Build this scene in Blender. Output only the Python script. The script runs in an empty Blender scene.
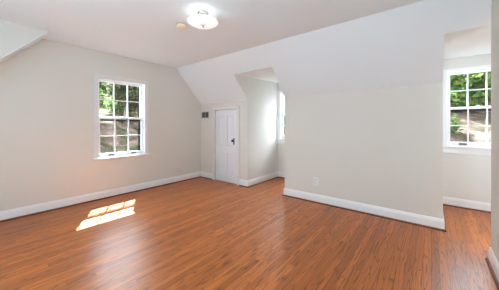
import bpy, bmesh, math, random
from mathutils import Vector, Matrix

# ------------------------------------------------------------------ camera, world, sun, exposure
scene = bpy.context.scene
C = scene.collection
PI = math.pi

FPX, YAW, HORIZON, EYE = 226.23, 0.6764, 125.3, 1.22      # focal length in px, heading, horizon row, eye height
cam_data = bpy.data.cameras.new('camera')
cam = bpy.data.objects.new('camera', cam_data)
C.objects.link(cam)
cam.location = (0, 0, EYE)
cam.rotation_euler = (PI / 2, 0, YAW)
cam_data.sensor_fit = 'HORIZONTAL'
cam_data.sensor_width = 36.0
cam_data.lens = 36.0 * FPX / 499.0
cam_data.shift_y = -(145.0 - HORIZON) / 499.0
cam_data.clip_start = 0.02
cam_data.clip_end = 300
scene.camera = cam

scene.view_settings.view_transform = 'Standard'
scene.view_settings.look = 'None'
scene.view_settings.gamma = 1.0
scene.view_settings.use_curve_mapping = False
scene.view_settings.exposure = 0.20
scene.cycles.max_bounces = 16
scene.cycles.diffuse_bounces = 10
scene.cycles.glossy_bounces = 6
scene.cycles.transparent_max_bounces = 24
scene.cycles.sample_clamp_indirect = 8.0
scene.cycles.caustics_reflective = False

world = bpy.data.worlds.new('sky')
scene.world = world
world.use_nodes = True
wn = world.node_tree
bg = wn.nodes['Background']
wtc = wn.nodes.new('ShaderNodeTexCoord')
wsep = wn.nodes.new('ShaderNodeSeparateXYZ')
wramp = wn.nodes.new('ShaderNodeValToRGB')
wmap = wn.nodes.new('ShaderNodeMapRange')
wmap.inputs['From Min'].default_value = -1
wmap.inputs['From Max'].default_value = 1
wramp.color_ramp.elements[0].position = 0.45
wramp.color_ramp.elements[0].color = (0.80, 0.98, 1.16, 1)
wramp.color_ramp.elements[1].position = 0.62
wramp.color_ramp.elements[1].color = (0.84, 0.96, 1.08, 1)
wn.links.new(wtc.outputs['Generated'], wsep.inputs[0])
wn.links.new(wsep.outputs['Z'], wmap.inputs['Value'])
wn.links.new(wmap.outputs[0], wramp.inputs[0])
wn.links.new(wramp.outputs[0], bg.inputs['Color'])
bg.inputs['Strength'].default_value = 17.0

sun_data = bpy.data.lights.new('sun', 'SUN')
sun_data.energy = 115.0
sun_data.angle = math.radians(0.6)
sun_data.color = (0.82, 0.98, 1.16)
sun = bpy.data.objects.new('sun', sun_data)
C.objects.link(sun)
SUN_DIR = Vector((1.0, -0.535, -1.65)).normalized()
sun.rotation_euler = SUN_DIR.to_track_quat('-Z', 'Y').to_euler()
sun.location = (-12, 8, 18)

# unseen fill light added behind the right wall to brighten the near dormer
side_data = bpy.data.lights.new('dormer_fill_light', 'POINT')
side_data.energy = 92.0
side_data.shadow_soft_size = 0.16
side_data.color = (0.84, 0.98, 1.08)
side = bpy.data.objects.new('dormer_fill_light', side_data)
C.objects.link(side)
side.location = (1.25, 1.95, 1.9)

# added fill light behind the viewpoint, aimed up to brighten the ceiling
up_data = bpy.data.lights.new('ceiling_fill_light', 'AREA')
up_data.shape = 'DISK'
up_data.size = 1.4
up_data.energy = 69.0
up_data.color = (0.62, 0.98, 1.22)
up = bpy.data.objects.new('ceiling_fill_light', up_data)
C.objects.link(up)
up.location = (-0.8, -1.0, 0.35)
up.rotation_euler = (PI, 0, 0)

# ------------------------------------------------------------------ room dimensions (metres)
XG = -4.248            # gable wall
YK = 3.451             # knee wall
YB = 4.571             # dormer window walls
ZC = 2.436             # flat ceiling
ZK = 1.716             # knee wall top
YS = 2.785             # where the slope meets the flat ceiling
KS = (ZC - ZK) / (YK - YS)
ZH = 2.155             # dormer header height
YH = YK - (ZH - ZK) / KS
ZD = 2.222             # dormer ceiling height at its window wall
D1 = (-2.819, -1.985)  # far dormer
D2 = (0.107, 0.940)    # near dormer
XR = 0.418             # right wall face
YR = 2.930             # right wall corner
YF = -1.70             # wall behind the camera
XE = 2.60              # right end of the adjoining space behind the right wall

# ------------------------------------------------------------------ materials
def new_mat(name):
    m = bpy.data.materials.new(name)
    m.use_nodes = True
    nt = m.node_tree
    return m, nt, nt.nodes['Principled BSDF']

def N(nt, kind, **kw):
    n = nt.nodes.new(kind)
    for k, v in kw.items():
        setattr(n, k, v)
    return n

def paint(name, col, rough=0.6, bump=0.02, scale=180.0, var=0.015, spec=0.3):
    m, nt, b = new_mat(name)
    tc = N(nt, 'ShaderNodeTexCoord')
    n1 = N(nt, 'ShaderNodeTexNoise')
    n1.inputs['Scale'].default_value = 1.3
    n1.inputs['Detail'].default_value = 3
    mp = N(nt, 'ShaderNodeMapRange')
    mp.inputs['To Min'].default_value = 1 - var
    mp.inputs['To Max'].default_value = 1 + var
    mul = N(nt, 'ShaderNodeMixRGB', blend_type='MULTIPLY')
    mul.inputs[0].default_value = 1
    mul.inputs[1].default_value = (*col, 1)
    nt.links.new(tc.outputs['Object'], n1.inputs['Vector'])
    nt.links.new(n1.outputs[0], mp.inputs['Value'])
    nt.links.new(mp.outputs[0], mul.inputs[2])
    nt.links.new(mul.outputs[0], b.inputs['Base Color'])
    n2 = N(nt, 'ShaderNodeTexNoise')
    n2.inputs['Scale'].default_value = scale
    bp = N(nt, 'ShaderNodeBump')
    bp.inputs['Strength'].default_value = bump
    bp.inputs['Distance'].default_value = 0.01
    nt.links.new(tc.outputs['Object'], n2.inputs['Vector'])
    nt.links.new(n2.outputs[0], bp.inputs['Height'])
    nt.links.new(bp.outputs[0], b.inputs['Normal'])
    b.inputs['Roughness'].default_value = rough
    b.inputs['Specular IOR Level'].default_value = spec
    return m

M_WALL = paint('greige_wall_paint', (0.71, 0.69, 0.635), 0.7)
M_DORMER = paint('window_lit_wall_paint', (0.74, 0.72, 0.68), 0.7)  # wall paint lightened to put the dormers' window light into its colour
M_CEIL = paint('flat_white_ceiling_paint', (0.815, 0.855, 0.875), 0.85, var=0.01)
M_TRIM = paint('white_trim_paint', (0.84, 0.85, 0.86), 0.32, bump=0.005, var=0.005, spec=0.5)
M_CASING = paint('satin_casing_paint', (0.76, 0.755, 0.735), 0.4, bump=0.005, var=0.005, spec=0.4)
M_DOOR = paint('white_door_paint', (0.78, 0.80, 0.83), 0.35, bump=0.006, var=0.008, spec=0.5)
M_VINYL = paint('white_window_vinyl', (0.86, 0.87, 0.87), 0.3, bump=0.003, var=0.004, spec=0.5)
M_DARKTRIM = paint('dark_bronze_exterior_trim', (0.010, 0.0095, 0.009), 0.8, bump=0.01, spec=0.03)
M_CHROME = paint('brushed_nickel', (0.55, 0.54, 0.52), 0.25, bump=0.004, var=0.02)
M_CHROME.node_tree.nodes['Principled BSDF'].inputs['Metallic'].default_value = 1.0
M_BLACK = paint('black_iron', (0.02, 0.02, 0.021), 0.35, bump=0.02, spec=0.5)
M_GREYLATCH = paint('grey_sash_hardware', (0.13, 0.125, 0.12), 0.4, bump=0.005, spec=0.5)
M_YELLOWED = paint('yellowed_plastic', (0.90, 0.73, 0.46), 0.5, bump=0.004)
M_GREYPLASTIC = paint('grey_plastic', (0.36, 0.36, 0.37), 0.5, bump=0.004)
M_OUTLET = paint('outlet_white_plastic', (0.76, 0.755, 0.74), 0.35, bump=0.0, spec=0.5)
M_SLOT = paint('socket_slot_dark', (0.05, 0.05, 0.05), 0.6, bump=0.0)
M_VENT = paint('grey_vent_metal', (0.14, 0.135, 0.13), 0.45, bump=0.003)
M_VENTHOLE = paint('dark_duct', (0.03, 0.03, 0.03), 0.8, bump=0.0)

def wood_common(name, base_a, base_b, grain, board_w=0.0572, rough=0.33, boards=True):
    """Strip oak: boards run along Y, each strip its own tone, cathedral grain stretched along Y."""
    m, nt, b = new_mat(name)
    L = nt.links.new
    tc = N(nt, 'ShaderNodeTexCoord')
    sep = N(nt, 'ShaderNodeSeparateXYZ')
    L(tc.outputs['Object'], sep.inputs[0])

    def math_(op, a, bb=None, c=None):
        n = N(nt, 'ShaderNodeMath', operation=op)
        for i, v in enumerate((a, bb, c)):
            if v is None:
                continue
            if isinstance(v, (int, float)):
                n.inputs[i].default_value = v
            else:
                L(v, n.inputs[i])
        return n.outputs[0]
    sx = math_('DIVIDE', sep.outputs['X'], board_w)
    row = math_('FLOOR', sx)
    fx = math_('FRACT', sx)
    wn1 = N(nt, 'ShaderNodeTexWhiteNoise', noise_dimensions='1D')
    L(row, wn1.inputs['W'])
    # board length 0.9..1.9 m with a random offset per row
    ln = math_('MULTIPLY_ADD', wn1.outputs['Value'], 1.0, 0.9)
    yy = math_('DIVIDE', math_('ADD', sep.outputs['Y'], math_('MULTIPLY', wn1.outputs['Value'], 7.3)), ln)
    seg = math_('FLOOR', yy)
    fy = math_('FRACT', yy)
    cmb = N(nt, 'ShaderNodeCombineXYZ')
    L(row, cmb.inputs[0]); L(seg, cmb.inputs[1])
    wn2 = N(nt, 'ShaderNodeTexWhiteNoise', noise_dimensions='3D')
    L(cmb.outputs[0], wn2.inputs['Vector'])
    tone = wn2.outputs['Value']
    # grain coordinates, shifted per board
    gx = math_('ADD', math_('MULTIPLY', sep.outputs['X'], 1.0), math_('MULTIPLY', tone, 31.7))
    gy = math_('ADD', sep.outputs['Y'], math_('MULTIPLY', tone, 11.9))
    gc = N(nt, 'ShaderNodeCombineXYZ')
    L(gx, gc.inputs[0]); L(math_('MULTIPLY', gy, 0.06), gc.inputs[1])
    # low frequency field whose contours make cathedral figures
    nz = N(nt, 'ShaderNodeTexNoise')
    nz.inputs['Scale'].default_value = 11.0
    nz.inputs['Detail'].default_value = 2.0
    nz.inputs['Roughness'].default_value = 0.5
    L(gc.outputs[0], nz.inputs['Vector'])
    rings = math_('FRACT', math_('MULTIPLY', nz.outputs[0], 14.0))
    rr = N(nt, 'ShaderNodeValToRGB')
    rr.color_ramp.elements[0].position = 0.0
    rr.color_ramp.elements[0].color = (0, 0, 0, 1)
    rr.color_ramp.elements[1].position = 1.0
    rr.color_ramp.elements[1].color = (0, 0, 0, 1)
    e = rr.color_ramp.elements.new(0.12); e.color = (1, 1, 1, 1)
    e = rr.color_ramp.elements.new(0.34); e.color = (0.12, 0.12, 0.12, 1)
    L(rings, rr.inputs[0])
    # fine pores
    pc = N(nt, 'ShaderNodeCombineXYZ')
    L(math_('MULTIPLY', gx, 1.0), pc.inputs[0]); L(math_('MULTIPLY', gy, 0.035), pc.inputs[1])
    pz = N(nt, 'ShaderNodeTexNoise')
    pz.inputs['Scale'].default_value = 420.0
    pz.inputs['Detail'].default_value = 2.0
    L(pc.outputs[0], pz.inputs['Vector'])
    pores = N(nt, 'ShaderNodeMapRange')
    pores.inputs['From Min'].default_value = 0.45
    pores.inputs['From Max'].default_value = 0.72
    L(pz.outputs[0], pores.inputs['Value'])
    mix = N(nt, 'ShaderNodeMixRGB')
    mix.inputs[1].default_value = (*base_a, 1)
    mix.inputs[2].default_value = (*base_b, 1)
    L(tone, mix.inputs[0])
    g1 = N(nt, 'ShaderNodeMixRGB')
    g1.inputs[2].default_value = (*grain, 1)
    fig = math_('MULTIPLY', rr.outputs[0], 0.72)
    L(fig, g1.inputs[0]); L(mix.outputs[0], g1.inputs[1])
    g2 = N(nt, 'ShaderNodeMixRGB')
    g2.inputs[2].default_value = (*grain, 1)
    L(math_('MULTIPLY', pores.outputs[0], 0.22), g2.inputs[0]); L(g1.outputs[0], g2.inputs[1])
    out = g2.outputs[0]
    if boards:
        ex = math_('MINIMUM', fx, math_('SUBTRACT', 1.0, fx))
        ey = math_('MULTIPLY', math_('MINIMUM', fy, math_('SUBTRACT', 1.0, fy)), 22.0)
        edge = math_('LESS_THAN', math_('MINIMUM', ex, ey), 0.022)
        g3 = N(nt, 'ShaderNodeMixRGB')
        g3.inputs[2].default_value = (grain[0] * 0.4, grain[1] * 0.4, grain[2] * 0.4, 1)
        L(math_('MULTIPLY', edge, 0.75), g3.inputs[0]); L(out, g3.inputs[1])
        out = g3.outputs[0]
        bp = N(nt, 'ShaderNodeBump')
        bp.inputs['Strength'].default_value = 0.25
        bp.inputs['Distance'].default_value = 0.001
        L(math_('SUBTRACT', 1.0, edge), bp.inputs['Height'])
        L(bp.outputs[0], b.inputs['Normal'])
    L(out, b.inputs['Base Color'])
    b.inputs['Roughness'].default_value = rough
    b.inputs['Specular IOR Level'].default_value = 0.45
    return m

M_FLOOR = wood_common('oak_strip_floor', (0.64, 0.188, 0.034), (0.40, 0.107, 0.018), (0.085, 0.018, 0.0035))
M_SHOE = wood_common('stained_oak_moulding', (0.20, 0.065, 0.026), (0.16, 0.05, 0.02), (0.07, 0.02, 0.009), boards=False)

def glass_mat():
    m, nt, b = new_mat('clear_window_glass')
    nt.nodes.remove(b)
    tr = N(nt, 'ShaderNodeBsdfTransparent')
    tr.inputs[0].default_value = (0.97, 0.98, 0.975, 1)
    gl = N(nt, 'ShaderNodeBsdfGlossy')
    gl.inputs['Roughness'].default_value = 0.02
    lw = N(nt, 'ShaderNodeLayerWeight')
    lw.inputs['Blend'].default_value = 0.5
    pw = N(nt, 'ShaderNodeMath', operation='POWER')
    pw.inputs[1].default_value = 4.0
    fr = N(nt, 'ShaderNodeMath', operation='MULTIPLY_ADD')
    fr.inputs[1].default_value = 0.6
    fr.inputs[2].default_value = 0.02
    nt.links.new(lw.outputs['Facing'], pw.inputs[0])
    nt.links.new(pw.outputs[0], fr.inputs[0])
    mx = N(nt, 'ShaderNodeMixShader')
    nt.links.new(fr.outputs[0], mx.inputs[0])
    nt.links.new(tr.outputs[0], mx.inputs[1])
    nt.links.new(gl.outputs[0], mx.inputs[2])
    nt.links.new(mx.outputs[0], nt.nodes['Material Output'].inputs[0])
    return m
M_GLASS = glass_mat()

def screen_mat():
    m, nt, b = new_mat('fibreglass_insect_mesh')
    b.inputs['Base Color'].default_value = (0.012, 0.012, 0.013, 1)
    b.inputs['Roughness'].default_value = 0.8
    tr = N(nt, 'ShaderNodeBsdfTransparent')
    tc = N(nt, 'ShaderNodeTexCoord')
    ns = N(nt, 'ShaderNodeTexNoise')
    ns.inputs['Scale'].default_value = 9.0
    mp = N(nt, 'ShaderNodeMapRange')
    mp.inputs['To Min'].default_value = 0.22
    mp.inputs['To Max'].default_value = 0.32
    mx = N(nt, 'ShaderNodeMixShader')
    nt.links.new(tc.outputs['Object'], ns.inputs['Vector'])
    nt.links.new(ns.outputs[0], mp.inputs['Value'])
    nt.links.new(mp.outputs[0], mx.inputs[0])
    nt.links.new(tr.outputs[0], mx.inputs[1])
    nt.links.new(b.outputs[0], mx.inputs[2])
    nt.links.new(mx.outputs[0], nt.nodes['Material Output'].inputs[0])
    return m
M_SCREEN = screen_mat()

def bowl_mat():
    m, nt, b = new_mat('lit_frosted_glass')
    b.inputs['Base Color'].default_value = (0.85, 0.85, 0.84, 1)
    b.inputs['Roughness'].default_value = 0.25
    tc = N(nt, 'ShaderNodeTexCoord')
    ns = N(nt, 'ShaderNodeTexNoise')
    ns.inputs['Scale'].default_value = 7.0
    ns.inputs['Detail'].default_value = 3.0
    mp = N(nt, 'ShaderNodeMapRange')
    mp.inputs['To Min'].default_value = 0.28
    mp.inputs['To Max'].default_value = 0.60
    nt.links.new(tc.outputs['Object'], ns.inputs['Vector'])
    nt.links.new(ns.outputs[0], mp.inputs['Value'])
    nt.links.new(mp.outputs[0], b.inputs['Emission Strength'])
    b.inputs['Emission Color'].default_value = (1.0, 0.98, 0.95, 1)
    return m
M_BOWL = bowl_mat()

def leaf_mat(name, cols):
    m, nt, b = new_mat(name)
    geo = N(nt, 'ShaderNodeNewGeometry')
    rp = N(nt, 'ShaderNodeValToRGB')
    rp.color_ramp.interpolation = 'CONSTANT'
    els = rp.color_ramp.elements
    els[0].position = 0.0; els[0].color = (*cols[0], 1)
    els[1].position = 1.0 / len(cols); els[1].color = (*cols[1], 1)
    for i in range(2, len(cols)):
        e = els.new(i / len(cols)); e.color = (*cols[i], 1)
    nt.links.new(geo.outputs['Random Per Island'], rp.inputs[0])
    nt.links.new(rp.outputs[0], b.inputs['Base Color'])
    b.inputs['Roughness'].default_value = 0.7
    b.inputs['Specular IOR Level'].default_value = 0.08
    tl = N(nt, 'ShaderNodeBsdfTranslucent')
    nt.links.new(rp.outputs[0], tl.inputs[0])
    mx = N(nt, 'ShaderNodeMixShader')
    mx.inputs[0].default_value = 0.5
    nt.links.new(b.outputs[0], mx.inputs[1])
    nt.links.new(tl.outputs[0], mx.inputs[2])
    nt.links.new(mx.outputs[0], nt.nodes['Material Output'].inputs[0])
    return m
M_LEAF_A = leaf_mat('bright_green_leaves', [(0.0589, 0.1001, 0.0207), (0.0353, 0.0705, 0.0177), (0.0883, 0.1178, 0.0294), (0.0236, 0.0500, 0.0177), (0.1178, 0.1235, 0.0294)])
M_LEAF_B = leaf_mat('dark_green_leaves', [(0.0232, 0.0394, 0.0139), (0.0163, 0.0279, 0.0130), (0.0372, 0.0512, 0.0209), (0.0139, 0.0232, 0.0117), (0.0605, 0.0649, 0.0279)])
M_LEAF_C = leaf_mat('olive_green_leaves', [(0.0512, 0.0557, 0.0232), (0.0744, 0.0698, 0.0326), (0.0326, 0.0418, 0.0186), (0.0930, 0.0838, 0.0372), (0.0232, 0.0279, 0.0139)])
M_BARK = paint('grey_brown_bark', (0.075, 0.058, 0.045), 0.9, bump=0.6, scale=14, var=0.4)

def ground_mat():
    m, nt, b = new_mat('leaf_litter_ground')
    tc = N(nt, 'ShaderNodeTexCoord')
    n1 = N(nt, 'ShaderNodeTexNoise'); n1.inputs['Scale'].default_value = 0.9; n1.inputs['Detail'].default_value = 6
    n2 = N(nt, 'ShaderNodeTexVoronoi'); n2.inputs['Scale'].default_value = 3.2
    rp = N(nt, 'ShaderNodeValToRGB')
    els = rp.color_ramp.elements
    els[0].position = 0.36; els[0].color = (0.018, 0.024, 0.008, 1)
    els[1].position = 0.66; els[1].color = (0.080, 0.056, 0.044, 1)
    e = els.new(0.45); e.color = (0.036, 0.030, 0.018, 1)
    e = els.new(0.54); e.color = (0.068, 0.046, 0.036, 1)
    nt.links.new(tc.outputs['Object'], n1.inputs['Vector'])
    nt.links.new(tc.outputs['Object'], n2.inputs['Vector'])
    nt.links.new(n1.outputs[0], rp.inputs[0])
    hs = N(nt, 'ShaderNodeMixRGB', blend_type='OVERLAY')
    hs.inputs[0].default_value = 0.55
    bw = N(nt, 'ShaderNodeRGBToBW')
    nt.links.new(n2.outputs['Color'], bw.inputs[0])
    nt.links.new(rp.outputs[0], hs.inputs[1])
    nt.links.new(bw.outputs[0], hs.inputs[2])
    nt.links.new(hs.outputs[0], b.inputs['Base Color'])
    b.inputs['Roughness'].default_value = 1.0
    b.inputs['Specular IOR Level'].default_value = 0.0
    return m
M_GROUND = ground_mat()

# ------------------------------------------------------------------ mesh helpers
class MB:
    """Collects solids in one bmesh; build() links them as ONE mesh object."""
    def __init__(self):
        self.bm = bmesh.new()

    def box(self, a, b):
        x0, y0, z0 = (min(a[i], b[i]) for i in range(3))
        x1, y1, z1 = (max(a[i], b[i]) for i in range(3))
        v = [self.bm.verts.new(p) for p in ((x0, y0, z0), (x1, y0, z0), (x1, y1, z0), (x0, y1, z0),
                                            (x0, y0, z1), (x1, y0, z1), (x1, y1, z1), (x0, y1, z1))]
        for f in ((0, 3, 2, 1), (4, 5, 6, 7), (0, 1, 5, 4), (1, 2, 6, 5), (2, 3, 7, 6), (3, 0, 4, 7)):
            self.bm.faces.new([v[i] for i in f])
        return self

    def prism(self, pts, d):
        """Planar outline pts extruded by the vector d."""
        d = Vector(d)
        lo = [self.bm.verts.new(p) for p in pts]
        hi = [self.bm.verts.new(Vector(p) + d) for p in pts]
        n = len(pts)
        self.bm.faces.new(lo)
        self.bm.faces.new(hi[::-1])
        for i in range(n):
            self.bm.faces.new((lo[i], hi[i], hi[(i + 1) % n], lo[(i + 1) % n]))
        return self

    def lathe(self, prof, at=(0, 0, 0), axis='Z', seg=40, cap=False):
        """Profile of (radius, height) revolved about an axis through at."""
        rings = []
        for r, h in prof:
            if r < 1e-6:
                rings.append([self.bm.verts.new(self._ax(0, 0, h, axis, at))])
            else:
                rings.append([self.bm.verts.new(self._ax(r * math.cos(2 * PI * k / seg), r * math.sin(2 * PI * k / seg), h, axis, at)) for k in range(seg)])
        for A, B in zip(rings, rings[1:]):
            for k in range(seg):
                k2 = (k + 1) % seg
                if len(A) == 1 and len(B) == 1:
                    continue
                if len(A) == 1:
                    self.bm.faces.new((A[0], B[k2], B[k]))
                elif len(B) == 1:
                    self.bm.faces.new((A[k], A[k2], B[0]))
                else:
                    self.bm.faces.new((A[k], A[k2], B[k2], B[k]))
        return self

    @staticmethod
    def _ax(a, b, h, axis, at):
        p = {'Z': (a, b, h), 'Y': (a, h, b), 'X': (h, a, b)}[axis]
        return (p[0] + at[0], p[1] + at[1], p[2] + at[2])

    def tube(self, pts, radii, seg=10):
        pts = [Vector(p) for p in pts]
        rings = []
        for i, p in enumerate(pts):
            t = (pts[min(i + 1, len(pts) - 1)] - pts[max(i - 1, 0)]).normalized()
            a = t.orthogonal().normalized()
            if i and rings:
                a = (self._a - t * self._a.dot(t)).normalized()
            self._a = a
            bb = t.cross(a)
            r = radii[i] if hasattr(radii, '__len__') else radii
            rings.append([self.bm.verts.new(p + (a * math.cos(2 * PI * k / seg) + bb * math.sin(2 * PI * k / seg)) * r) for k in range(seg)])
        for A, B in zip(rings, rings[1:]):
            for k in range(seg):
                self.bm.faces.new((A[k], A[(k + 1) % seg], B[(k + 1) % seg], B[k]))
        self.bm.faces.new(rings[0][::-1])
        self.bm.faces.new(rings[-1])
        return self

    def build(self, name, mat, parent=None, bevel=0.0, smooth=False, T=None):
        bmesh.ops.recalc_face_normals(self.bm, faces=self.bm.faces[:])
        if T is not None:
            self.bm.transform(T)
        me = bpy.data.meshes.new(name)
        self.bm.to_mesh(me)
        self.bm.free()
        me.materials.append(mat)
        if smooth:
            for p in me.polygons:
                p.use_smooth = True
        o = bpy.data.objects.new(name, me)
        C.objects.link(o)
        if parent is not None:
            o.parent = parent
        if bevel:
            md = o.modifiers.new('bevel', 'BEVEL')
            md.width = bevel
            md.segments = 2
            md.limit_method = 'ANGLE'
            md.angle_limit = math.radians(40)
        return o

def tag(o, label, cat, group=None, kind=None):
    o['label'] = label
    o['category'] = cat
    if group:
        o['group'] = group
    if kind:
        o['kind'] = kind
    return o

def empty(name, loc=(0, 0, 0)):
    o = bpy.data.objects.new(name, None)
    o.empty_display_size = 0.1
    o.location = loc
    C.objects.link(o)
    return o

def struct(o, label, cat):
    return tag(o, label, cat, kind='structure')

E1 = 0.001
# ------------------------------------------------------------------ floor and ceiling
fl = MB()
fl.box((XG - 0.05, YF - 0.1, -0.12), (XE + 0.05, YB + 0.05, 0.0))
struct(fl.build('floor', M_FLOOR), 'glossy orange-brown oak strip floor', 'floor')

def zs(y):
    return ZK + (YK - y) * KS

nrm = Vector((0, KS, 1)).normalized() * 0.10
ce = MB()
ce.box((XG - 0.3, YF - 0.15, ZC), (XE + 0.1, YS, ZC + 0.12))
def slope_piece(x0, x1, ya, yb):
    """Part of the sloped ceiling between two depths."""
    ce.prism([(x0, ya, zs(ya)), (x1, ya, zs(ya)), (x1, yb, zs(yb)), (x0, yb, zs(yb))], nrm)
xs = [XG - 0.3, D1[0] - E1, D1[1] + E1, D2[0] - E1, D2[1] + E1, XE + 0.1]
for i in (0, 2, 4):
    slope_piece(xs[i], xs[i + 1], YH, YK)
slope_piece(xs[0], xs[5], YS, YH)
struct(ce.build('ceiling', M_CEIL), 'white flat ceiling with a long sloped side above the low wall', 'ceiling')

# ------------------------------------------------------------------ walls
W1 = dict(u0=1.335, u1=2.108, v0=0.685, v1=1.998)       # opening in the gable wall (y, z)
GT = 0.155
w = MB()
def holed(mb, axis, face, depth, a0, a1, z0, z1, hole):
    """Wall slab with one rectangular hole; axis = the axis it runs along."""
    def bx(p0, p1, q0, q1):
        if axis == 'Y':
            mb.box((face, p0, q0), (face + depth, p1, q1))
        else:
            mb.box((p0, face, q0), (p1, face + depth, q1))
    u0, u1, v0, v1 = hole
    bx(a0, u0, z0, z1); bx(u1, a1, z0, z1); bx(u0, u1, z0, v0); bx(u0, u1, v1, z1)
holed(w, 'Y', XG, -GT, YF - 0.1, YB + 0.2, -0.1, ZC + 0.1, (W1['u0'], W1['u1'], W1['v0'], W1['v1']))
struct(w.build('wall_left', M_WALL), 'greige end wall holding the six-over-six window on the left', 'wall')

DX0, DX1, DZ = -3.745, -3.098, 1.548                     # little door slab
w = MB()
KT = 0.10
w.box((XG - 0.1, YK, -0.1), (DX0 - 0.012, YK + KT, ZK + 0.05))
w.box((DX0 - 0.012, YK, DZ + 0.012), (DX1 + 0.012, YK + KT, ZK + 0.05))
w.box((DX1 + 0.012, YK, -0.1), (D1[0] - E1, YK + KT, ZK + 0.05))
w.box((D1[1] + E1, YK, -0.1), (D2[0] - E1, YK + KT, ZK + 0.05))
w.box((D2[1] + E1, YK, -0.1), (XE + 0.1, YK + KT, ZK + 0.05))
w.box((DX0 - 0.05, YK + KT, -0.1), (DX1 + 0.05, YK + KT + 0.03, DZ + 0.1))   # closes the cupboard behind the door
struct(w.build('wall_back', M_WALL), 'low greige knee wall under the sloped ceiling, broken by two dormers', 'wall')

W2 = dict(u0=D2[0] + 0.078, u1=D2[1] - 0.078, v0=0.912, v1=2.035)
W3 = dict(u0=D1[0] + 0.078, u1=D1[1] - 0.078, v0=0.912, v1=1.985)
BT = 0.145
def dormer(name, X, hole, label):
    w = MB()
    for x, s in ((X[0], -1), (X[1], 1)):
        pts = [(x, YK + E1, -0.1), (x, YK + E1, ZK + E1), (x, YH + E1, ZH + E1),
               (x, YB + 0.1, ZD + 0.12), (x, YB + 0.1, -0.1)]
        w.prism(pts, (s * 0.09, 0, 0))
    holed(w, 'X', YB, BT, X[0] - 0.09, X[1] + 0.09, -0.1, ZD + 0.12, (hole['u0'], hole['u1'], hole['v0'], hole['v1']))
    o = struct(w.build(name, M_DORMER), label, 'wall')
    c = MB()
    k = (ZD - ZH) / (YB - YH)
    pts = [(X[0] - 0.09, YH + 0.004, ZH + 0.001), (X[0] - 0.09, YB + 0.16, ZD + k * 0.16), (X[0] - 0.09, YB + 0.16, ZD + 0.2), (X[0] - 0.09, YH + 0.004, ZH + 0.10)]
    c.prism(pts, (X[1] - X[0] + 0.18, 0, 0))
    return o, c
o, c1 = dormer('wall_dormer_far', D1, W3, 'window-lightened walls of the far dormer beside the little door')
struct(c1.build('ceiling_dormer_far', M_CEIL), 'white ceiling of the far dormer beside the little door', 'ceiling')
o, c2 = dormer('wall_dormer_near', D2, W2, 'window-lightened walls of the near dormer at the right edge')
struct(c2.build('ceiling_dormer_near', M_CEIL), 'white ceiling of the near dormer at the right edge', 'ceiling')

w = MB()
w.box((XR, YF - 0.1, -0.1), (XR + 0.12, YR, ZC + 0.05))
w.box((XE, YF - 0.1, -0.1), (XE + 0.1, YK + 0.05, ZC + 0.05))
w.box((XR + 0.12, YF - 0.1, -0.1), (XE, YF, ZC + 0.05))
struct(w.build('wall_right', M_WALL), 'greige wall corner at the right edge of the picture', 'wall')

w = MB()
OX0, OX1, OZ = -1.75, -1.35, 2.05  # unseen opening behind the camera, added to let in sky light
w.box((XG - 0.1, YF - 0.12, -0.1), (OX0, YF, ZC + 0.05))
w.box((OX1, YF - 0.12, -0.1), (XR + 0.1, YF, ZC + 0.05))
w.box((OX0, YF - 0.12, OZ), (OX1, YF, ZC + 0.05))
struct(w.build('wall_front', M_WALL), 'greige wall with an opening added for sky light behind the viewpoint', 'wall')

# boxed bulkhead with a sloping underside, high at the left
XB = -3.862
w = MB()
by0, bz0 = 0.648, ZC + 0.02
ks = (2.436 - 1.993) / (0.646 - 0.232)
yb1 = -0.75
pts = [(XG - 0.02, by0 + 0.02 / ks, bz0), (XG - 0.02, yb1, 2.436 + (yb1 - 0.646) * ks), (XG - 0.02, YF - 0.02, 2.436 + (yb1 - 0.646) * ks), (XG - 0.02, YF - 0.02, bz0)]
w.prism(pts, (XB - XG + 0.02, 0, 0))
struct(w.build('wall_bulkhead', M_WALL, bevel=0.004), 'boxed bulkhead with a slanted underside high at the upper left', 'wall')

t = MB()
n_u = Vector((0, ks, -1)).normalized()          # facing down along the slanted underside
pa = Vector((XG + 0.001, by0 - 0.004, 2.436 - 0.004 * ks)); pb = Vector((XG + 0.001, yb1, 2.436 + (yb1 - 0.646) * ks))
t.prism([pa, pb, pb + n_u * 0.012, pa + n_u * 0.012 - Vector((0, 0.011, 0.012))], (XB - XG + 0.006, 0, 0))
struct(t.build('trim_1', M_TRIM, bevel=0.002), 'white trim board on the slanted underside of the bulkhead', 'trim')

# ------------------------------------------------------------------ baseboards with stained shoe moulding
def run_profile(mb, pts, prof):
    """Sweep a profile [(out, z)] along a plan polyline; out = to the left of travel, mitred corners."""
    P = [Vector((p[0], p[1])) for p in pts]
    n = len(P)
    offs = []
    for i in range(n):
        dirs = []
        if i > 0:
            dirs.append((P[i] - P[i - 1]).normalized())
        if i < n - 1:
            dirs.append((P[i + 1] - P[i]).normalized())
        nn = [Vector((-d.y, d.x)) for d in dirs]
        if len(nn) == 1:
            offs.append(nn[0])
        else:
            s = nn[0] + nn[1]
            offs.append(s / max(1e-6, s.dot(nn[0])))
    rings = []
    for i in range(n):
        rings.append([mb.bm.verts.new((P[i].x + offs[i].x * o, P[i].y + offs[i].y * o, z)) for o, z in prof])
    m = len(prof)
    for A, B in zip(rings, rings[1:]):
        for k in range(m):
            mb.bm.faces.new((A[k], B[k], B[(k + 1) % m], A[(k + 1) % m]))
    mb.bm.faces.new(rings[0][::-1])
    mb.bm.faces.new(rings[-1])

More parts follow.
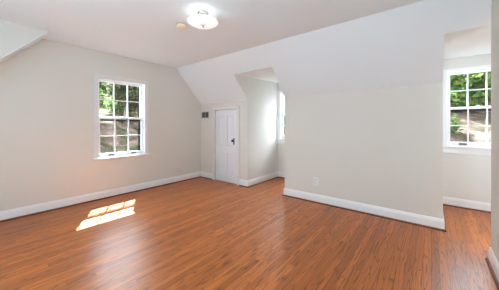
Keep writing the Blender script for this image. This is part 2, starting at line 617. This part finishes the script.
BASE = [(0, 0.0), (0.015, 0.0), (0.015, 0.098), (0.012, 0.108), (0.009, 0.118), (0.006, 0.128), (0.0, 0.131)]
SHOE = [(0.0145, 0.0), (0.033, 0.0), (0.0325, 0.006), (0.030, 0.0115), (0.0255, 0.0165), (0.020, 0.0195), (0.0145, 0.0205)]
def baseboard(name, pts, label):
    b = MB(); run_profile(b, pts, BASE)
    o = b.build(name, M_TRIM)
    s = MB(); run_profile(s, pts, SHOE)
    s.build('shoe_molding', M_SHOE, o)['label'] = 'dark stained wooden shoe molding'
    return struct(o, label, 'baseboard')
CAS = 0.062
baseboard('baseboard_left', [(DX0 - 0.012 - CAS, YK), (XG, YK), (XG, YF)], 'white baseboard along the left end wall to the little door')
baseboard('baseboard_dormer_far', [(D1[1], YB), (D1[0], YB), (D1[0], YK), (DX1 + 0.012 + CAS, YK)], 'white baseboard from the little door into the far dormer')
baseboard('baseboard_back', [(D2[0], YB), (D2[0], YK), (D1[1], YK), (D1[1], YB)], 'long white baseboard on the low wall between the dormers')
baseboard('baseboard_dormer_near', [(D2[1], YB - 0.0), (D2[0] + 0.034, YB)], 'white baseboard under the near dormer window')
baseboard('baseboard_right', [(XR, YF), (XR, YR), (XR + 0.12, YR), (XR + 0.12, YF)], 'white baseboard wrapping the wall corner at the lower right')

# ------------------------------------------------------------------ windows
def frame_T(origin, u, out):
    """Local axes: x = along the wall, y = outwards, z = up."""
    u = Vector(u); out = Vector(out)
    return Matrix(((u.x, out.x, 0, origin[0]), (u.y, out.y, 0, origin[1]), (u.z, out.z, 1, origin[2]), (0, 0, 0, 1)))

def make_window(name, label, T, W, wall_t, casing, stool_h, apron, n_lift, base, screen=True, side=0.19):
    u0, u1, v0, v1 = W['u0'], W['u1'], W['v0'], W['v1']
    root = empty(name, base)
    inv = Matrix.Translation(-Vector(base))
    TT = inv @ T
    cw, ct = casing['w'], casing['top']
    g = 0.0005
    # casing: two legs and a head
    m = MB()
    m.box((u0 - cw, -0.018, v0 - 0.002), (u0 + 0.004, -g, v1 + ct))
    m.box((u1 - 0.004, -0.018, v0 - 0.002), (u1 + cw, -g, v1 + ct))
    m.box((u0 + 0.004, -0.0185, v1 - 0.004), (u1 - 0.004, -g, v1 + ct))
    if casing.get('cap'):
        m.box((u0 - cw, -0.030, v1 + ct), (u1 + cw, -g, v1 + ct + 0.014))
    m.build('casing', casing.get('mat', M_TRIM), root, bevel=0.003, T=TT)
    # jamb lining, inside half white
    j = MB()
    jd = 0.076
    j.box((u0, -0.002, v0), (u0 + 0.008, jd, v1)); j.box((u1 - 0.008, -0.002, v0), (u1, jd, v1))
    j.box((u0 + 0.008, -0.002, v1 - 0.008), (u1 - 0.008, jd, v1)); j.box((u0 + 0.008, -0.002, v0), (u1 - 0.008, jd, v0 + 0.008))
    j.build('jamb', M_VINYL, root, T=TT)
    # stool and apron
    s = MB()
    s.box((u0 - cw - stool_h['ear'], -stool_h['proj'], v0 - stool_h['t']), (u1 + cw + stool_h['ear'], -g, v0 - 0.002))
    s.build('stool', M_TRIM, root, bevel=0.004, T=TT)
    if apron:
        a = MB()
        a.box((u0 - cw, -0.016, v0 - stool_h['t'] - apron), (u1 + cw, -g, v0 - stool_h['t']))
        a.build('apron', M_TRIM, root, bevel=0.003, T=TT)
    # sashes
    mid = 0.5 * (v0 + v1) + 0.004
    def sash(nm, d0, lo, hi, rail_lo, rail_hi):
        st = 0.036
        a0, a1 = u0 + 0.008, u1 - 0.008
        th = 0.034
        f = MB()
        f.box((a0, d0, lo), (a0 + st, d0 + th, hi)); f.box((a1 - st, d0, lo), (a1, d0 + th, hi))
        f.box((a0 + st, d0, lo), (a1 - st, d0 + th, lo + rail_lo)); f.box((a0 + st, d0, hi - rail_hi), (a1 - st, d0 + th, hi))
        gx0, gx1, gz0, gz1 = a0 + st, a1 - st, lo + rail_lo, hi - rail_hi
        o = f.build(nm, M_VINYL, root, bevel=0.002, T=TT)
        mu = MB()
        mw = 0.0155
        for k in (1, 2):
            x = gx0 + (gx1 - gx0) * k / 3
            mu.box((x - mw / 2, d0 + 0.006, gz0), (x + mw / 2, d0 + th - 0.006, gz1))
        z = 0.5 * (gz0 + gz1)
        for k in range(3):
            xa = gx0 + (gx1 - gx0) * k / 3 + (mw / 2 if k else 0)
            xb = gx0 + (gx1 - gx0) * (k + 1) / 3 - (mw / 2 if k < 2 else 0)
            mu.box((xa, d0 + 0.006, z - mw / 2), (xb, d0 + th - 0.006, z + mw / 2))
        mu.build('muntins', M_VINYL, o, T=TT)
        p = MB()
        p.box((gx0 - 0.004, d0 + th / 2 - 0.0015, gz0 - 0.004), (gx1 + 0.004, d0 + th / 2 + 0.0015, gz1 + 0.004))
        p.build('pane', M_GLASS, o, T=TT)
        return o
    ls = sash('lower_sash', 0.040, v0 + 0.008, mid + 0.018, 0.052, 0.034)
    sash('upper_sash', 0.078, mid - 0.018, v1 - 0.008, 0.034, 0.036)
    # hardware on the lower sash
    lifts = [0.27, 0.76] if n_lift == 2 else [0.27]
    for q in lifts:
        x = u0 + (u1 - u0) * q
        h = MB()
        h.box((x - 0.044, 0.032, v0 + 0.014), (x + 0.044, 0.0402, v0 + 0.042))
        h.box((x - 0.040, 0.018, v0 + 0.016), (x + 0.040, 0.034, v0 + 0.024))
        h.build('sash_lift', M_GREYLATCH, ls, bevel=0.002, T=TT)['label'] = 'grey sash lift'
    k = MB()
    x = 0.5 * (u0 + u1)
    k.box((x - 0.025, 0.040, mid + 0.0185), (x + 0.025, 0.068, mid + 0.028))
    k.box((x - 0.006, 0.030, mid + 0.024), (x + 0.022, 0.046, mid + 0.031))
    k.build('sash_lock', M_VINYL, ls, bevel=0.002, T=TT)
    # half insect screen outside the lower sash
    d = 0.127
    if screen:
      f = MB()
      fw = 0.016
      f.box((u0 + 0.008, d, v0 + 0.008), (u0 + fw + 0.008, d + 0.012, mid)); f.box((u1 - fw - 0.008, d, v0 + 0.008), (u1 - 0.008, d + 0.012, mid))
      f.box((u0 + fw + 0.008, d, v0 + 0.008), (u1 - fw - 0.008, d + 0.012, v0 + fw + 0.008)); f.box((u0 + fw + 0.008, d, mid - 0.050), (u1 - fw - 0.008, d + 0.012, mid))  # top rail deepened to stand in for the shadow below the upper sash
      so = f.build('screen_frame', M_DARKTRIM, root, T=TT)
      so['label'] = 'dark insect screen frame, its top rail deepened as a shadow band'
      q = MB()
      q.box((u0 + fw + 0.008, d + 0.0055, v0 + fw + 0.008), (u1 - fw - 0.008, d + 0.0062, mid - 0.050))
      q.build('screen_mesh', M_SCREEN, so, T=TT)
    # dark exterior trim lining the outer reveal
    e = MB()
    e0, e1, es = d + 0.014, wall_t + 0.012, side
    ed, ew = jd + 0.0005, 0.0075
    e.box((u0, ed, v0), (u0 + ew, es, v1)); e.box((u1 - ew, ed, v0), (u1, es, v1))
    e.box((u0 - 0.07, wall_t + 0.001, v0), (u0, es, v1)); e.box((u1, wall_t + 0.001, v0), (u1 + 0.07, es, v1))
    e.box((u0 + ew, ed, v1 - ew), (u1 - ew, e1, v1)); e.box((u0 + ew, ed, v0), (u1 - ew, e0 - 0.001, v0 + ew))
    e.build('exterior_jamb', M_DARKTRIM, root, T=TT)
    sl = MB()
    sl.prism([(u0, e0, v0), (u0, e1 + 0.03, v0 - 0.012), (u0, e1 + 0.03, v0 - 0.03), (u0, e0, v0 - 0.0)][:3], (u1 - u0, 0, 0))
    sl.build('exterior_sill', M_VINYL, root, T=TT)
    return struct(root, label, 'window')

T1 = frame_T((XG, 0, 0), (0, 1, 0), (-1, 0, 0))
T2 = frame_T((0, YB, 0), (1, 0, 0), (0, 1, 0))
make_window('window_1', 'white six-over-six window in the left end wall above the sun patch', T1, W1, GT,
            dict(w=0.066, top=0.068, mat=M_CASING), dict(ear=0.022, proj=0.045, t=0.026), 0, 2, (XG, 0.5 * (W1['u0'] + W1['u1']), W1['v0']), side=0.25)
make_window('window_2', 'white six-over-six window in the near dormer at the right edge', T2, W2, BT,
            dict(w=0.0765, top=0.016, cap=True), dict(ear=0.0, proj=0.045, t=0.028), 0.085, 2, (0.5 * sum(D2), YB, W2['v0']))
make_window('window_3', 'window in the far dormer, only its white left edge in view', T2, W3, BT,
            dict(w=0.0765, top=0.016, cap=True), dict(ear=0.0, proj=0.045, t=0.028), 0.085, 2, (0.5 * sum(D1), YB, W3['v0']), screen=False, side=0.175)

# ------------------------------------------------------------------ little door
def make_door():
    root = empty('door_1', (0.5 * (DX0 + DX1), YK, 0))
    TT = Matrix.Translation(-root.location)
    c = MB()
    a0, a1, zt = DX0 - 0.012, DX1 + 0.012, DZ + 0.012
    g = 0.0005
    c.box((a0 - CAS, YK - 0.020, 0), (a0 + 0.004, YK - g, zt + CAS)); c.box((a1 - 0.004, YK - 0.020, 0), (a1 + CAS, YK - g, zt + CAS))
    c.box((a0 + 0.004, YK - 0.020, zt - 0.004), (a1 - 0.004, YK - g, zt + CAS))
    c.build('door_casing', M_CASING, root, bevel=0.004, T=TT)
    # four panel slab: stiles, rails, mullion, sunk raised panels
    s = MB()
    y0, y1 = YK + 0.006, YK + 0.040
    z0 = 0.012
    st = 0.098
    rails = [(z0, 0.165), (0.635, 0.775), (DZ - 0.115, DZ - 0.003)]
    s.box((DX0 + 0.002, y0, z0), (DX0 + st, y1, DZ - 0.003)); s.box((DX1 - st, y0, z0), (DX1 - 0.002, y1, DZ - 0.003))
    for ra, rb in rails:
        s.box((DX0 + st, y0, ra), (DX1 - st, y1, rb))
    xm = 0.5 * (DX0 + DX1)
    for za, zb in ((rails[0][1], rails[1][0]), (rails[1][1], rails[2][0])):
        s.box((xm - 0.045, y0, za), (xm + 0.045, y1, zb))
    slab = s.build('door_slab', M_DOOR, root, bevel=0.004, T=TT)
    for za, zb in ((rails[0][1], rails[1][0]), (rails[1][1], rails[2][0])):
        for xa, xb in ((DX0 + st, xm - 0.045), (xm + 0.045, DX1 - st)):
            p = MB()
            p.box((xa - 0.002, y0 + 0.020, za - 0.002), (xb + 0.002, y1 - 0.006, zb + 0.002))
            i = 0.028
            lo = [(xa + 0.008, y0 + 0.0201, za + 0.008), (xb - 0.008, y0 + 0.0201, za + 0.008), (xb - 0.008, y0 + 0.0201, zb - 0.008), (xa + 0.008, y0 + 0.0201, zb - 0.008)]
            hi = [(xa + i, y0 + 0.009, za + i), (xb - i, y0 + 0.009, za + i), (xb - i, y0 + 0.009, zb - i), (xa + i, y0 + 0.009, zb - i)]
            vl = [p.bm.verts.new(v) for v in lo]; vh = [p.bm.verts.new(v) for v in hi]
            p.bm.faces.new(vh); p.bm.faces.new(vl[::-1])
            for k in range(4):
                p.bm.faces.new((vl[k], vl[(k + 1) % 4], vh[(k + 1) % 4], vh[k]))
            p.build('door_panel', M_DOOR, slab, T=TT)
    # black escutcheon, keyhole and knob
    kx, kz = -3.188, 0.900
    e = MB()
    pts = []
    for k in range(9):
        a = PI * k / 8
        pts.append((kx + 0.015 * math.cos(a), y0 - 0.004, kz + 0.042 + 0.015 * math.sin(a)))
    for k in range(9):
        a = PI + PI * k / 8
        pts.append((kx + 0.015 * math.cos(a), y0 - 0.004, kz - 0.070 + 0.015 * math.sin(a)))
    e.prism(pts, (0, 0.0045, 0))
    e.lathe([(0, 0), (0.006, 0), (0.006, -0.002), (0, -0.002)], (kx, y0 - 0.004, kz - 0.050), 'Y', 12)
    e.build('escutcheon', M_BLACK, slab, T=TT)['label'] = 'black lock plate'
    n = MB()
    n.lathe([(0.010, 0.0), (0.010, -0.022), (0.016, -0.028), (0.026, -0.036), (0.029, -0.046), (0.026, -0.056), (0.015, -0.062), (0, -0.063)], (kx, y0 - 0.004, kz), 'Y', 24)
    n.build('door_knob', M_BLACK, slab, smooth=True, T=TT)['label'] = 'round black door knob'
    for z in (0.22, 1.33):
        h = MB()
        h.lathe([(0, z - 0.035), (0.006, z - 0.035), (0.006, z + 0.035), (0, z + 0.035)], (DX0 - 0.003, YK - 0.004, 0), 'Z', 10)
        h.build('hinge', M_DOOR, slab, T=TT)
    return struct(root, 'short white four-panel door with a black knob in the low wall', 'door')
make_door()

# ------------------------------------------------------------------ wall vent, outlet
root = empty('air_vent', (-4.082, YK, 1.460))
v = MB()
hw, hh = 0.118, 0.070
v.box((-hw, -0.008, -hh), (hw, -0.0005, -hh + 0.012)); v.box((-hw, -0.008, hh - 0.012), (hw, -0.0005, hh))
v.box((-hw, -0.008, -hh + 0.012), (-hw + 0.012, -0.0005, hh - 0.012)); v.box((hw - 0.012, -0.008, -hh + 0.012), (hw, -0.0005, hh - 0.012))
v.box((-0.009, -0.008, -hh + 0.012), (0.009, -0.0005, hh - 0.012))
M_VF = paint('vent_frame_paint', (0.30, 0.29, 0.27), 0.5, bump=0.0)
v.build('vent_frame', M_VF, root, bevel=0.0015)
for sgn in (-1, 1):
    x0, x1 = (-hw + 0.012, -0.009) if sgn < 0 else (0.009, hw - 0.012)
    v = MB()
    for k in range(7):
        z = -hh + 0.018 + k * (2 * hh - 0.036) / 6
        v.prism([(x0, -0.0065, z - 0.004), (x0, -0.002, z + 0.002), (x0, -0.0012, z + 0.001), (x0, -0.0057, z - 0.005)], (x1 - x0, 0, 0))
    v.build('louvers', M_VENT, root)
v = MB(); v.box((-hw + 0.004, -0.0009, -hh + 0.004), (hw - 0.004, -0.0003, hh - 0.004))
v.build('duct_opening', M_VENTHOLE, root)
tag(root, 'small dark two-section air vent on the low wall left of the door', 'vent')

root = empty('electrical_outlet', (-1.422, YK, 0.335))
v = MB(); v.box((-0.041, -0.006, -0.064), (0.041, -0.0005, 0.064))
v.build('cover_plate', M_OUTLET, root, bevel=0.0025)
for zz in (-0.0245, 0.0245):
    f = MB()
    pts = [(0.0165 * math.cos(a) , -0.0075, zz + max(-0.0135, min(0.0135, 0.0175 * math.sin(a)))) for a in [2 * PI * k / 24 for k in range(24)]]
    f.prism(pts, (0, 0.0015, 0))
    fo = f.build('socket', M_OUTLET, root)
    for dx in (-0.0065, 0.0065):
        q = MB(); q.box((dx - 0.0012, -0.0079, zz - 0.002), (dx + 0.0012, -0.0072, zz + 0.007))
        q.build('slot', M_SLOT, fo)
    q = MB(); q.lathe([(0, 0), (0.0024, 0), (0.0024, 0.0006), (0, 0.0006)], (0, -0.0079, zz - 0.0075), 'Y', 10)
    q.build('slot', M_SLOT, fo)
q = MB(); q.lathe([(0, -0.0072), (0.003, -0.0070), (0.0034, -0.0058), (0, -0.0058)], (0, 0, 0), 'Y', 12)
q.build('screw', M_OUTLET, root)
tag(root, 'white duplex electrical outlet low on the wall between the dormers', 'outlet')

# ------------------------------------------------------------------ ceiling light and smoke detector
LX, LY = -1.922, 1.592
root = empty('ceiling_light', (LX, LY, ZC))
m = MB(); m.lathe([(0, -0.0005), (0.056, -0.0005), (0.058, -0.004), (0.054, -0.012), (0.042, -0.020), (0.020, -0.025), (0, -0.025)])
m.build('canopy', M_CHROME, root, smooth=True)
m = MB(); m.lathe([(0, -0.025), (0.007, -0.025), (0.007, -0.143), (0, -0.143)], seg=14)
m.build('stem', M_CHROME, root, smooth=True)
m = MB()
prof_o = [(0.162, -0.096), (0.164, -0.099), (0.157, -0.110), (0.133, -0.123), (0.095, -0.133), (0.050, -0.138), (0.010, -0.140)]
prof_i = [(0.010, -0.136), (0.050, -0.134), (0.095, -0.129), (0.131, -0.119), (0.154, -0.107), (0.160, -0.096)]
m.lathe(prof_o + prof_i + [prof_o[0]])
m.build('glass_bowl', M_BOWL, root, smooth=True)['label'] = 'lit white frosted glass bowl'
m = MB(); m.lathe([(0.0, -0.138), (0.014, -0.140), (0.015, -0.145), (0.008, -0.150), (0.009, -0.156), (0.005, -0.162), (0, -0.164)], seg=20)
m.build('finial', M_CHROME, root, smooth=True)
for k in range(2):
    b = MB()
    a = PI * k + 0.6
    b.lathe([(0, -0.126), (0.014, -0.123), (0.021, -0.111), (0.021, -0.098), (0.014, -0.080), (0.011, -0.066), (0, -0.066)], (0.055 * math.cos(a), 0.055 * math.sin(a), 0), 'Z', 18)
    b.build('bulb', M_BOWL, root, smooth=True)
    b = MB()
    b.tube([(0.006 * math.cos(a), 0.006 * math.sin(a), -0.054), (0.055 * math.cos(a), 0.055 * math.sin(a), -0.054), (0.055 * math.cos(a), 0.055 * math.sin(a), -0.068)], 0.008, 10)
    b.build('lamp_holder', M_CHROME, root)
tag(root, 'round flush ceiling light with a glowing white glass bowl', 'ceiling light')
for k in range(2):
    a = PI * k + 0.6 + PI / 2
    ld = bpy.data.lights.new('bulb_light', 'POINT')
    ld.energy = 0.11
    ld.shadow_soft_size = 0.03
    ld.color = (1.0, 0.94, 0.86)
    lo = bpy.data.objects.new('bulb_light', ld)
    C.objects.link(lo)
    lo.parent = root
    lo.location = (0.085 * math.cos(a), 0.085 * math.sin(a), -0.085)

root = empty('smoke_detector', (-2.348, 1.612, ZC))
m = MB(); m.lathe([(0, -0.0005), (0.058, -0.0005), (0.060, -0.006), (0.058, -0.012), (0, -0.012)])
m.build('mounting_plate', M_GREYPLASTIC, root)['label'] = 'grey mounting plate'
m = MB(); m.lathe([(0, -0.012), (0.056, -0.012), (0.057, -0.024), (0.053, -0.034), (0.040, -0.040), (0.022, -0.040), (0.020, -0.037), (0, -0.037)])
m.build('cover', M_YELLOWED, root, smooth=False)
m = MB(); m.lathe([(0, -0.0372), (0.008, -0.0372), (0.008, -0.041), (0, -0.041)], (0.0, 0.0, 0), 'Z', 16)
m.build('test_button', M_YELLOWED, root)
tag(root, 'small yellowed round smoke detector on the ceiling beside the light', 'smoke detector')

# ------------------------------------------------------------------ outdoors: wooded hillside
random.seed(7)
def outside(x, y):
    return max(XG - GT - x, y - (YB + BT), 0.0)
def hill_z(x, y):
    r = outside(x, y)
    t = min(1.0, max(0.0, (r - 2.0) / 15.0))
    z = -2.9 + 5.2 * (t * t * (3 - 2 * t)) + max(0.0, r - 17.0) * 0.28
    return z + 0.25 * math.sin(x * 0.9 + 1.3) * math.cos(y * 0.7) * min(1, r / 6)
hb = bmesh.new()
nx = 70
gx = [-46 + 66 * i / nx for i in range(nx + 1)]
gy = [-14 + 62 * i / nx for i in range(nx + 1)]
vv = [[hb.verts.new((x, y, hill_z(x, y))) for y in gy] for x in gx]
for i in range(nx):
    for j in range(nx):
        hb.faces.new((vv[i][j], vv[i + 1][j], vv[i + 1][j + 1], vv[i][j + 1]))
me = bpy.data.meshes.new('hillside'); hb.to_mesh(me); hb.free()
me.materials.append(M_GROUND)
for p in me.polygons:
    p.use_smooth = True
ho = bpy.data.objects.new('hillside', me); C.objects.link(ho)
struct(ho, 'brown leaf-strewn hillside rising outside the windows', 'ground')

def crown_mesh(name, mat, rx, rz, zc, n, size, seed, blobs=13):
    rnd = random.Random(seed)
    bm = bmesh.new()
    bl = []
    for _ in range(blobs):
        a = rnd.uniform(0, 2 * PI); rr = rnd.uniform(0.2, 0.75) * rx
        bl.append((rr * math.cos(a), rr * math.sin(a), zc + rnd.uniform(-0.75, 0.75) * rz, rnd.uniform(0.35, 0.6) * rx))
    for _ in range(n):
        bx, by, bz, br = rnd.choice(bl)
        d = Vector((rnd.gauss(0, 1), rnd.gauss(0, 1), rnd.gauss(0, 0.85))).normalized()
        p = Vector((bx, by, bz)) + d * br * (rnd.random() ** 0.4)
        ax = Vector((rnd.gauss(0, 1), rnd.gauss(0, 1), rnd.gauss(0, 0.6))).normalized()
        sd = ax.orthogonal().normalized()
        sd.rotate(Matrix.Rotation(rnd.uniform(0, 2 * PI), 3, ax))
        s = size * rnd.uniform(0.6, 1.4)
        nn = ax.cross(sd) * s * 0.12
        v = [bm.verts.new(q) for q in (p - ax * s, p + sd * s * 0.45 + nn, p + ax * s, p - sd * s * 0.45 + nn)]
        bm.faces.new((v[0], v[1], v[2])); bm.faces.new((v[0], v[2], v[3]))
    me = bpy.data.meshes.new(name)
    bm.to_mesh(me); bm.free()
    me.materials.append(mat)
    return me

def make_tree(name, mat, rx, rz, zc, n, size, seed, trunk_r):
    root = empty(name)
    co = bpy.data.objects.new('foliage', crown_mesh('foliage', mat, rx, rz, zc, n, size, seed))
    C.objects.link(co); co.parent = root
    rnd = random.Random(seed + 50)
    t = MB()
    pts = [(0, 0, -0.4)]
    for k in range(1, 6):
        pts.append((rnd.uniform(-.12, .12) * k * .5, rnd.uniform(-.12, .12) * k * .5, (zc + rz * 0.5) * k / 5))
    t.tube(pts, [trunk_r * f for f in (1.25, 1.0, 0.85, 0.7, 0.5, 0.25)], 9)
    for k in range(5):
        a = rnd.uniform(0, 2 * PI); z0 = zc * rnd.uniform(0.55, 1.0)
        l = rx * rnd.uniform(0.5, 0.8)
        t.tube([(0, 0, z0), (l * .5 * math.cos(a), l * .5 * math.sin(a), z0 + .35 * l), (l * math.cos(a), l * math.sin(a), z0 + .9 * l)], [trunk_r * .4, trunk_r * .28, trunk_r * .08], 6)
    t.build('trunk', M_BARK, root, smooth=True)
    return root

def copy_tree(o):
    c = o.copy(); C.objects.link(c)
    for ch in [x for x in scene.objects if x.parent == o]:
        d = ch.copy(); C.objects.link(d); d.parent = c
    return c

KINDS = {
    'bright': ('leafy_tree', M_LEAF_A, 1.75, 1.9, 2.4, 4200, 0.17, 11, 0.16),
    'dark': ('leafy_tree', M_LEAF_B, 1.8, 2.0, 2.5, 4200, 0.17, 23, 0.20),
    'olive': ('leafy_tree', M_LEAF_C, 1.7, 1.9, 2.4, 3800, 0.16, 37, 0.17),
    'shrub': ('shrub', M_LEAF_A, 0.95, 0.65, 0.75, 900, 0.10, 41, 0.04),
}
protos = {}
def plant(kind, x, y, s, rz, label, group):
    if kind not in protos:
        o = make_tree(*KINDS[kind]); protos[kind] = o
    else:
        o = copy_tree(protos[kind])
    o.location = (x, y, hill_z(x, y) - 0.05)
    o.scale = (s, s, s)
    o.rotation_euler = (0, 0, rz)
    tag(o, label, 'shrub' if kind == 'shrub' else 'tree', group)

GA = 'leafy tree on the hillside beyond the left window'
GB = 'leafy tree on the hillside beyond the right window'
GC = 'leafy tree on the hillside beyond the far dormer window'
for kind, x, y, s in (('olive', -17.5, 7.3, 1.0), ('dark', -17.5, 11.4, 0.95), ('bright', -17.0, 3.2, 0.95),
                      ('bright', -22.0, 5.2, 1.05), ('dark', -22.0, 9.6, 1.1), ('olive', -22.0, 14.0, 1.1),
                      ('dark', -27.5, 7.4, 1.25), ('bright', -27.5, 12.4, 1.25), ('dark', -27.5, 17.4, 1.25), ('olive', -27.0, 2.6, 1.1), ('olive', -33.5, 9.6, 1.5), ('dark', -33.5, 15.2, 1.5)):
    plant(kind, x, y, s, random.uniform(0, 6.28), GA, 'trees beyond the left window')
for kind, x, y, s in (('bright', 1.7, 19.3, 1.0), ('dark', 5.8, 19.3, 1.0), ('dark', -2.5, 19.3, 1.0),
                      ('dark', -0.5, 23.6, 1.1), ('bright', 3.8, 23.6, 1.1), ('dark', 8.2, 23.6, 1.1),
                      ('bright', 1.5, 28.6, 1.25), ('dark', 6.5, 28.6, 1.25), ('dark', -3.6, 28.6, 1.25), ('dark', 3.6, 35.0, 1.6), ('olive', -2.9, 35.0, 1.6), ('dark', 10.1, 35.0, 1.6)):
    plant(kind, x, y, s, random.uniform(0, 6.28), GB, 'trees beyond the right window')
for kind, x, y, s in (('bright', -11.5, 21.0, 1.0), ('dark', -15.5, 25.0, 1.2)):
    plant(kind, x, y, s, random.uniform(0, 6.28), GC, 'trees beyond the far dormer window')
for x, y, s in ((0.45, 16.2, 0.8), (3.6, 17.3, 1.1), (2.0, 21.8, 1.0)):
    plant('shrub', x, y, s, random.uniform(0, 6.28), 'low green shrub on the slope beyond the right window', 'shrubs beyond the right window')
for x, y, s in ((-16.3, 8.6, 1.0), (-14.5, 3.4, 0.9), (-19.8, 7.6, 1.0), (-25.0, 7.3, 1.2), (-25.0, 10.0, 1.2), (-30.6, 10.2, 1.5)):
    plant('shrub', x, y, s, random.uniform(0, 6.28), 'low green shrub on the slope beyond the left window', 'shrubs beyond the left window')
